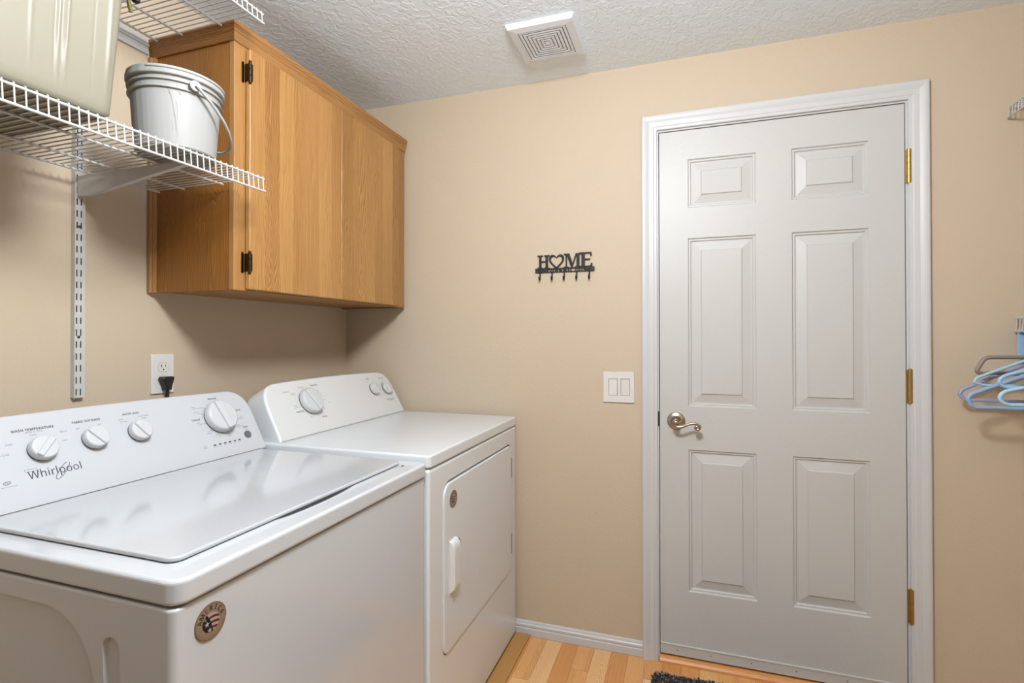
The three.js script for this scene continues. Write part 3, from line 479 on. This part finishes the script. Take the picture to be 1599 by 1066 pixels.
{
  const cx = 0.375, cz = 1.180, y = 1.7013, h = 0.178, o = thing('plastic_pail', 'white plastic pail with a lowered bail handle on the middle wire shelf', 'bucket', [cx, y, cz]);
  const R = 0.1015, r = 0.0845, at = (t) => r + (R - 0.005 - r) * t;
  const prof = [[0.0001, 0.004], [r - 0.008, 0.003], [r - 0.003, 0], [r, 0.003], [at(0.2), h * 0.2], [at(0.72), h * 0.72], [at(0.74) + 0.0055, h * 0.725], [at(0.74) + 0.0055, h * 0.735], [at(0.75), h * 0.75], [at(0.82), h * 0.815], [at(0.82) + 0.0055, h * 0.82], [at(0.83) + 0.0055, h * 0.835], [at(0.84), h * 0.85], [at(0.89), h * 0.885], [R, h * 0.89], [R + 0.0012, h * 0.90], [R + 0.0012, h * 0.945], [R - 0.0005, h * 0.955], [R - 0.0005, h * 0.99], [R - 0.002, h], [R - 0.005, h], [R - 0.006, h * 0.98], [at(0.7) - 0.004, h * 0.7], [r - 0.004, 0.008], [0.0001, 0.008]];
  // grey scuffs on the white wall
  const [sc, sg] = canvas(2048, 2048, '#999894'); sg.strokeStyle = 'rgba(70,68,66,0.28)'; sg.lineCap = 'round';
  for (const [a, b, c, d, w] of [[0.112, 5.0, 0.135, 4.35, 9], [0.118, 4.9, 0.142, 4.0, 16], [0.135, 4.4, 0.148, 3.5, 12], [0.15, 4.95, 0.157, 4.9, 14], [0.126, 4.2, 0.131, 3.9, 10], [0.142, 4.7, 0.147, 4.3, 12]]) { sg.lineWidth = w * 0.35; sg.beginPath(); sg.moveTo(a * 2048, (1 - b / 24) * 2048); sg.quadraticCurveTo((a + c) / 2 * 2048 + 6, (1 - b / 24) * 2048 + 8, c * 2048, (1 - d / 24) * 2048); sg.stroke(); }
  mesh('body', toCreasedNormals(new THREE.LatheGeometry(prof.map((p) => V2(...p)), 96), 0.5), P(0xffffff, 0.5, { specularIntensity: 0.5, map: canvasTexture(sc), side: THREE.DoubleSide }), o);
  // stepped tear tab on part of the rim
  const band = new THREE.LatheGeometry([[R - 0.001, h * 0.955], [R + 0.0022, h * 0.957], [R + 0.0022, h * 0.985], [R - 0.001, h * 0.992]].map((p) => V2(...p)), 40, 0.3, 2.3);
  mesh('rim_band', band, Object.assign(M.pail.clone(), { side: THREE.DoubleSide }), o);
  const e = V3(0.95, 0, 0.314).normalize(), d = V3(0.314, 0, -0.95).normalize(), hy = h * 0.80;
  for (const s of [1, -1]) mesh('ear', [new THREE.CylinderGeometry(0.011, 0.012, 0.012, 16).rotateZ(Math.PI / 2).applyQuaternion(new THREE.Quaternion().setFromUnitVectors(V3(1, 0, 0), e.clone().multiplyScalar(s))).translate(e.x * s * (R + 0.001), hy, e.z * s * (R + 0.001))], M.pail, o);
  const pts = []; for (let i = 0; i <= 24; i++) { const a = i / 24 * Math.PI, q = Math.pow(Math.sin(a), 0.85); pts.push(V3(e.x * Math.cos(a) * 0.112 + d.x * q * 0.116, hy - q * 0.098, e.z * Math.cos(a) * 0.112 + d.z * q * 0.116)); }
  mesh('bail_handle', new THREE.TubeGeometry(new THREE.CatmullRomCurve3(pts), 90, 0.0036, 8), M.pail, o);
}
{
  const o = thing('strap', 'olive green strap loop with a dark clip between bin and top shelf', 'strap', [0.44, 2.03, 1.335]);
  const pts = [[0.462, 2.148, 1.350], [0.466, 2.08, 1.356], [0.468, 2.0, 1.362], [0.468, 1.955, 1.360], [0.468, 1.93, 1.353], [0.466, 1.94, 1.357], [0.463, 2.0, 1.359], [0.459, 2.08, 1.354], [0.4545, 2.156, 1.350]].map((p) => V3(...p));
  const g = new THREE.TubeGeometry(new THREE.CatmullRomCurve3(pts), 60, 0.003, 6);
  part('loop', g, M.olive, o);
  part('clip', rbox(0.455, 0.47, 1.962, 1.99, 1.335, 1.347, 0.004, 2), M.black, o);
}

// ---------------------------------------------------------------- outlet, plug
{
  const o = thing('wall_outlet', 'white duplex electrical outlet on the left wall under the cabinet', 'outlet', [0, 1.147, 0.928]);
  part('plate', rbox(-0.002, 0.006, 1.086, 1.2085, 0.892, 0.966, 0.003, 3), M.plate, o);
  for (const cy of [1.168, 1.127]) {
    const s = new THREE.Shape(); s.absarc(-0.9275, cy, 0.0172, 0, Math.PI * 2); const f = new THREE.ShapeGeometry(s, 30);
    const p = f.attributes.position; for (let i = 0; i < p.count; i++) p.setY(i, cy + Math.max(-0.0140, Math.min(0.0140, p.getY(i) - cy)));
    const rim = new THREE.Shape(); rim.absarc(-0.9275, cy, 0.0180, 0, Math.PI * 2); const r = new THREE.ShapeGeometry(rim, 30), rp = r.attributes.position; for (let i = 0; i < rp.count; i++) rp.setY(i, cy + Math.max(-0.0148, Math.min(0.0148, rp.getY(i) - cy)));
    part('outline', r.rotateY(Math.PI / 2).translate(0.0062, 0, 0), S(0x8f8a84, 0.6), o);
    const face = part('receptacle', f.rotateY(Math.PI / 2).translate(0.0065, 0, 0), M.plate, o);
    const sl = part('slot', [box(0.006, 0.0069, cy + 0.0, cy + 0.009, 0.9335, 0.9358), box(0.006, 0.0069, cy + 0.001, cy + 0.008, 0.9202, 0.922), new THREE.CylinderGeometry(0.0024, 0.0024, 0.001, 12).rotateZ(Math.PI / 2).translate(0.0065, cy - 0.007, 0.9278)], M.slot, o); face.attach(sl);
  }
  part('screw', new THREE.CylinderGeometry(0.0025, 0.0025, 0.001, 12).rotateZ(Math.PI / 2).translate(0.0064, 1.1475, 0.9278), M.plate, o);
  const q = thing('power_plug', 'black wedge shaped power plug pushed into the lower socket', 'plug', [0.02, 1.12, 0.926]);
  const s = new THREE.Shape([V2(-0.9435, 1.139), V2(-0.9475, 1.133), V2(-0.9365, 1.109), V2(-0.9345, 1.098), V2(-0.919, 1.098), V2(-0.9165, 1.111), V2(-0.9095, 1.133), V2(-0.9125, 1.139)]);
  part('body', extrude(s, 0.026, 0.004).rotateY(Math.PI / 2).translate(0.0068, 0, 0), M.black, q);
  part('cord', tube([V3(0.02, 1.104, 0.926), V3(0.021, 1.06, 0.926), V3(0.024, 0.95, 0.93), V3(0.026, 0.7, 0.94), V3(0.026, 0.4, 0.95), V3(0.028, 0.03, 0.95)], 0.0052, 50, 8), M.black, q);
}

// ---------------------------------------------------------------- exhaust vent in the ceiling
{
  const cx = 1.0805, cz = 0.295, w = 0.1195, d = 0.125, o = thing('ceiling_vent', 'square white exhaust fan grille on the textured ceiling', 'vent', [cx, RY, cz]);
  const ring = (a, b, c, dd, y0, y1) => {   // outer half sizes a,b ; inner c,dd ; y0 lower face, y1 upper
    const s = new THREE.Shape([V2(-a, -b), V2(a, -b), V2(a, b), V2(-a, b)]); s.holes.push(new THREE.Path([V2(-c, -dd), V2(-c, dd), V2(c, dd), V2(c, -dd)]));
    return new THREE.ExtrudeGeometry(s, { depth: y1 - y0, bevelEnabled: false }).rotateX(Math.PI / 2).translate(0, y1, 0);
  };
  // sloping rim
  const R4 = (a, b, y) => [[-a, y, -b], [a, y, -b], [a, y, b], [-a, y, b]];
  mesh('frame', quads([R4(w, d, 0), R4(w, d, -0.006), R4(w - 0.005, d - 0.006, -0.0165), R4(0.0865, 0.0915, -0.019), R4(0.0865, 0.0915, -0.008)], true), Object.assign(M.ventPlastic.clone(), { side: THREE.DoubleSide }), o);
  mesh('backing', box(-0.09, 0.09, -0.0162, -0.003, -0.095, 0.095), M.ventDark, o);
  for (let i = 0; i < 6; i++) { const a = 0.0835 - i * 0.0128, b = 0.0885 - i * 0.0128; mesh('louver', quads([R4(a, b, -0.006), R4(a, b, -0.0175), R4(a - 0.001, b - 0.001, -0.0185), R4(a - 0.0084, b - 0.0068, -0.0185), R4(a - 0.0092, b - 0.0076, -0.0175), R4(a - 0.0092, b - 0.0076, -0.006)], true), Object.assign(M.ventPlastic.clone(), { side: THREE.DoubleSide }), o); }
  mesh('center_plate', rbox(-0.0085, 0.0085, -0.0185, -0.005, -0.0115, 0.0115, 0.002, 2), M.ventPlastic, o);
}

// ---------------------------------------------------------------- HOME key rack
{
  const font = await new FontLoader().loadAsync('fonts/droid/droid_serif_bold.typeface.json'), light = await new FontLoader().loadAsync('fonts/droid/droid_sans_bold.typeface.json');
  const o = thing('key_rack', 'black metal key rack reading HOME SWEET HOME beside the door', 'key rack', [1.0755, 1.545, 0.004]);
  const z = 0.004, th = 0.003;
  const bar = new THREE.Shape([V2(0.950, 1.5335), V2(1.2015, 1.5335), V2(1.2015, 1.5515), V2(0.950, 1.5515)]);
  // the words SWEET HOME are cut through the bar
  const size = 0.0108, words = light.generateShapes('SWEET HOME', size); let lo = 1e9, hi = -1e9;
  for (const s of words) for (const p of s.getPoints(3)) { lo = Math.min(lo, p.x); hi = Math.max(hi, p.x); }
  const kx = (1.163 - 0.991) / (hi - lo);
  for (const s of words) bar.holes.push(new THREE.Path(s.getPoints(3).map((p) => V2(0.991 + (p.x - lo) * kx, 1.5366 + p.y))));
  part('bar', new THREE.ExtrudeGeometry(bar, { depth: th, bevelEnabled: false }).translate(0, 0, z), M.rack, o);
  const letter = (t, x0, x1, y0, y1) => {
    const ss = font.generateShapes(t, 1), g = new THREE.ExtrudeGeometry(ss, { depth: 1, bevelEnabled: false, curveSegments: 5 }); g.computeBoundingBox(); const b = g.boundingBox;
    g.translate(-b.min.x, -b.min.y, 0).scale((x1 - x0) / (b.max.x - b.min.x), (y1 - y0) / (b.max.y - b.min.y), th).translate(x0, y0, z); part('letter', g, M.rack, o);
  };
  letter('H', 0.960, 1.012, 1.5505, 1.607); letter('M', 1.073, 1.147, 1.5505, 1.609); letter('E', 1.139, 1.193, 1.5505, 1.611);
  const H = (k) => { const s = new (k === 1 ? THREE.Shape : THREE.Path)(), w = 0.0325 * k, cx = 1.042, cy = 1.5785; s.moveTo(cx, cy - 0.031 * k); s.bezierCurveTo(cx - 0.008 * k, cy - 0.022 * k, cx - w, cy - 0.006 * k, cx - w, cy + 0.011 * k); s.bezierCurveTo(cx - w, cy + 0.034 * k, cx - 0.006 * k, cy + 0.034 * k, cx, cy + 0.016 * k); s.bezierCurveTo(cx + 0.006 * k, cy + 0.034 * k, cx + w, cy + 0.034 * k, cx + w, cy + 0.011 * k); s.bezierCurveTo(cx + w, cy - 0.006 * k, cx + 0.008 * k, cy - 0.022 * k, cx, cy - 0.031 * k); return s; };
  const heart = H(1); heart.holes.push(H(0.74)); part('heart', new THREE.ExtrudeGeometry(heart, { depth: th, bevelEnabled: false, curveSegments: 14 }).translate(0, 0, z), M.rack, o);
  for (const x of [0.971, 1.0235, 1.075, 1.1275, 1.180]) {
    const pts = [[0, 1.536, 0.0065], [0, 1.520, 0.0065], [0, 1.507, 0.008], [0, 1.501, 0.0135], [0, 1.504, 0.0195], [0, 1.511, 0.0225]].map((p) => V3(x, p[1], p[2]));
    part('hook', [tube(pts, 0.0031, 24, 8), new THREE.SphereGeometry(0.0034, 10, 8).translate(x, 1.512, 0.0228)], M.rack, o);
  }
  for (const x of [0.958, 1.193]) part('screw', new THREE.CylinderGeometry(0.0028, 0.0028, 0.0085, 10).rotateX(Math.PI / 2).translate(x, 1.5425, 0.0039), M.steelDark, o);
}

// ---------------------------------------------------------------- light switch
{
  const o = thing('light_switch', 'white double rocker light switch on the wall left of the door', 'switch', [1.2975, 1.06, 0]);
  const s = roundRect(1.236, 1.359, 0.999, 1.122, 0.004);
  for (const cx of [1.2755, 1.3235]) s.holes.push(new THREE.Path([V2(cx - 0.0175, 1.027), V2(cx - 0.0175, 1.094), V2(cx + 0.0175, 1.094), V2(cx + 0.0175, 1.027)]));
  part('plate', new THREE.ExtrudeGeometry(s, { depth: 0.004, bevelEnabled: true, bevelThickness: 0.0025, bevelSize: 0.0015, bevelOffset: -0.0015, bevelSegments: 3 }), M.plate, o);
  part('backing', box(1.24, 1.355, 1.003, 1.118, 0, 0.002), S(0x8a847a, 0.7), o);
  for (const [cx, tilt] of [[1.2755, -0.05], [1.3235, 0.06]]) part('rocker', new RoundedBoxGeometry(0.0325, 0.0645, 0.005, 3, 0.0015).rotateX(tilt).translate(cx, 1.0605, 0.0052), M.plate, o);
}

// ---------------------------------------------------------------- hangers under the lower right shelf
{
  const mats = { pale: P(0x9cc0d2, 0.35), blue: P(0x86a3c4, 0.35), lilac: P(0x9499bb, 0.35), grey: P(0x84786f, 0.45), sky: P(0x8fb7dc, 0.35) };
  const hanger = (label, mat, z, tx, ty, xc, ya, yb, r, square) => {
    const o = thing('clothes_hanger', label, 'hanger', [xc, 1.262, z], 'plastic hangers under the lower right shelf');
    const half = [];   // left half, from the middle of the bottom bar round the tip to the middle of the top
    if (square) half.push([xc, yb], [tx + 0.05, yb + 0.001], [tx + 0.015, yb], [tx, yb + 0.006], [tx + 0.006, yb + 0.022], [tx + 0.018, ya - 0.008], [tx + 0.032, ya - 0.001], [tx + 0.06, ya], [xc - 0.03, ya + 0.001]);
    else half.push([xc, yb], [tx + 0.07, yb + 0.001], [tx + 0.022, yb + 0.001], [tx + 0.007, yb + 0.007], [tx, ty], [tx + 0.005, ty + 0.013], [tx + 0.024, ty + 0.024], [xc - 0.075, ya - (0.075 - 0.0) * 0.44], [xc - 0.02, ya - 0.006]);
    const right = half.slice(1).reverse().map(([x, y]) => [2 * xc - x, y]);
    const pts = [...half, ...(square ? [] : [[xc, ya]]), ...right].map(([x, y]) => V3(x, y, z));
    part('frame', new THREE.TubeGeometry(new THREE.CatmullRomCurve3(pts, true, 'catmullrom', 0.35), 160, r, 10, true), mat, o);
    const hk = []; hk.push(V3(xc, ya - 0.002, z), V3(xc, 1.238, z)); for (let i = 0; i <= 8; i++) { const a = Math.PI * (1.5 - i / 8 * 1.15) + 0.0; hk.push(V3(xc + 0.0165 * Math.cos(a) * -1, 1.262 + 0.0165 * Math.sin(a) * -1 * -1 + 0.0, z)); }
    const hook = [V3(xc, ya - 0.002, z), V3(xc + 0.001, ya + 0.02, z), V3(xc + 0.012, 1.245, z), V3(xc + 0.0165, 1.262, z), V3(xc + 0.010, 1.2765, z), V3(xc - 0.003, 1.2785, z), V3(xc - 0.0145, 1.271, z), V3(xc - 0.0165, 1.256, z)];
    part('hook', tube(hook, r * 0.75, 40, 8), mat, o); return o;
  };
  hanger('lilac blue plastic hanger at the back, its tip reaching farthest towards the door', mats.lilac, 0.055, 2.398, 1.075, 2.60, 1.186, 1.056, 0.0056);
  hanger('grey brown plastic hanger with a flat top bar', mats.grey, 0.085, 2.430, 1.14, 2.60, 1.197, 1.1455, 0.0062, true);
  hanger('slim pale blue hanger in front of the grey brown one', mats.pale, 0.108, 2.414, 1.117, 2.60, 1.214, 1.109, 0.0044);
  hanger('thick periwinkle blue hanger hanging lowest of the set', mats.blue, 0.15, 2.380, 1.068, 2.60, 1.180, 1.044, 0.0062);
  hanger('mid blue hanger with a short visible end, second from the front', mats.sky, 0.20, 2.434, 1.126, 2.60, 1.206, 1.110, 0.0052);
  hanger('light sky blue hanger nearest the camera', mats.pale, 0.26, 2.407, 1.084, 2.60, 1.166, 1.066, 0.0054);
  const s = thing('hanging_strap', 'flat pale blue strap hanging from the lip of the lower right shelf', 'strap', [2.566, 1.24, 0.03]);
  part('band', [rbox(2.561, 2.588, 1.190, 1.277, 0.026, 0.030, 0.0015, 2), rbox(2.5615, 2.5875, 1.272, 1.285, 0.026, 0.036, 0.0015, 2)], P(0x93b4d6, 0.5), s);
}

// ---------------------------------------------------------------- door mat
{
  const x0 = 1.43, x1 = 2.25, z0 = 0.105, z1 = 0.60, o = thing('door_mat', 'dark charcoal shaggy mat on the wood floor before the door', 'mat', [(x0 + x1) / 2, 0.0002, (z0 + z1) / 2]);
  const cx = (x0 + x1) / 2, cz = (z0 + z1) / 2;
  mesh('backing', extrude(roundRect(x0 - cx, x1 - cx, -(z1 - z0) / 2, (z1 - z0) / 2, 0.05), 0.008, 0.002).rotateX(-Math.PI / 2), S(0x3a3432, 0.95), o);
  const tuft = new THREE.BufferGeometry(); tuft.setAttribute('position', new THREE.Float32BufferAttribute([-0.0016, 0, 0, 0.0016, 0, 0, 0.0026, 0.012, 0.002, -0.0016, 0, 0, 0.0026, 0.012, 0.002, -0.0006, 0.014, 0.003, 0, 0, -0.0016, 0, 0, 0.0016, 0.003, 0.013, 0.0026, 0, 0, -0.0016, 0.003, 0.013, 0.0026, 0.0036, 0.012, -0.001], 3)); tuft.computeVertexNormals();
  const n = 26000, im = new THREE.InstancedMesh(tuft, Object.assign(S(0xffffff, 0.95), { side: THREE.DoubleSide }), n), m = new THREE.Matrix4(), q = new THREE.Quaternion(), col = new THREE.Color();
  const w = (x1 - x0) / 2 - 0.004, d = (z1 - z0) / 2 - 0.004;
  for (let i = 0; i < n; i++) {
    let x, z; do { x = (rnd() * 2 - 1) * w; z = (rnd() * 2 - 1) * d; } while (Math.hypot(Math.max(0, Math.abs(x) - w + 0.046), Math.max(0, Math.abs(z) - d + 0.046)) > 0.048);
    q.setFromEuler(new THREE.Euler((rnd() - 0.5) * 0.9, rnd() * 6.28, (rnd() - 0.5) * 0.9)); const s = 0.8 + rnd() * 0.6;
    m.compose(V3(x, 0.006, z), q, V3(s, s, s)); im.setMatrixAt(i, m); const t = rnd(); col.setRGB(...(t < 0.62 ? [0.055, 0.045, 0.048] : t < 0.86 ? [0.12, 0.10, 0.096] : [0.34, 0.30, 0.27])); im.setColorAt(i, col);
  }
  im.name = 'pile'; im.userData.kind = 'stuff'; im.castShadow = im.receiveShadow = true; o.add(im);
}

renderer.render(scene, camera);
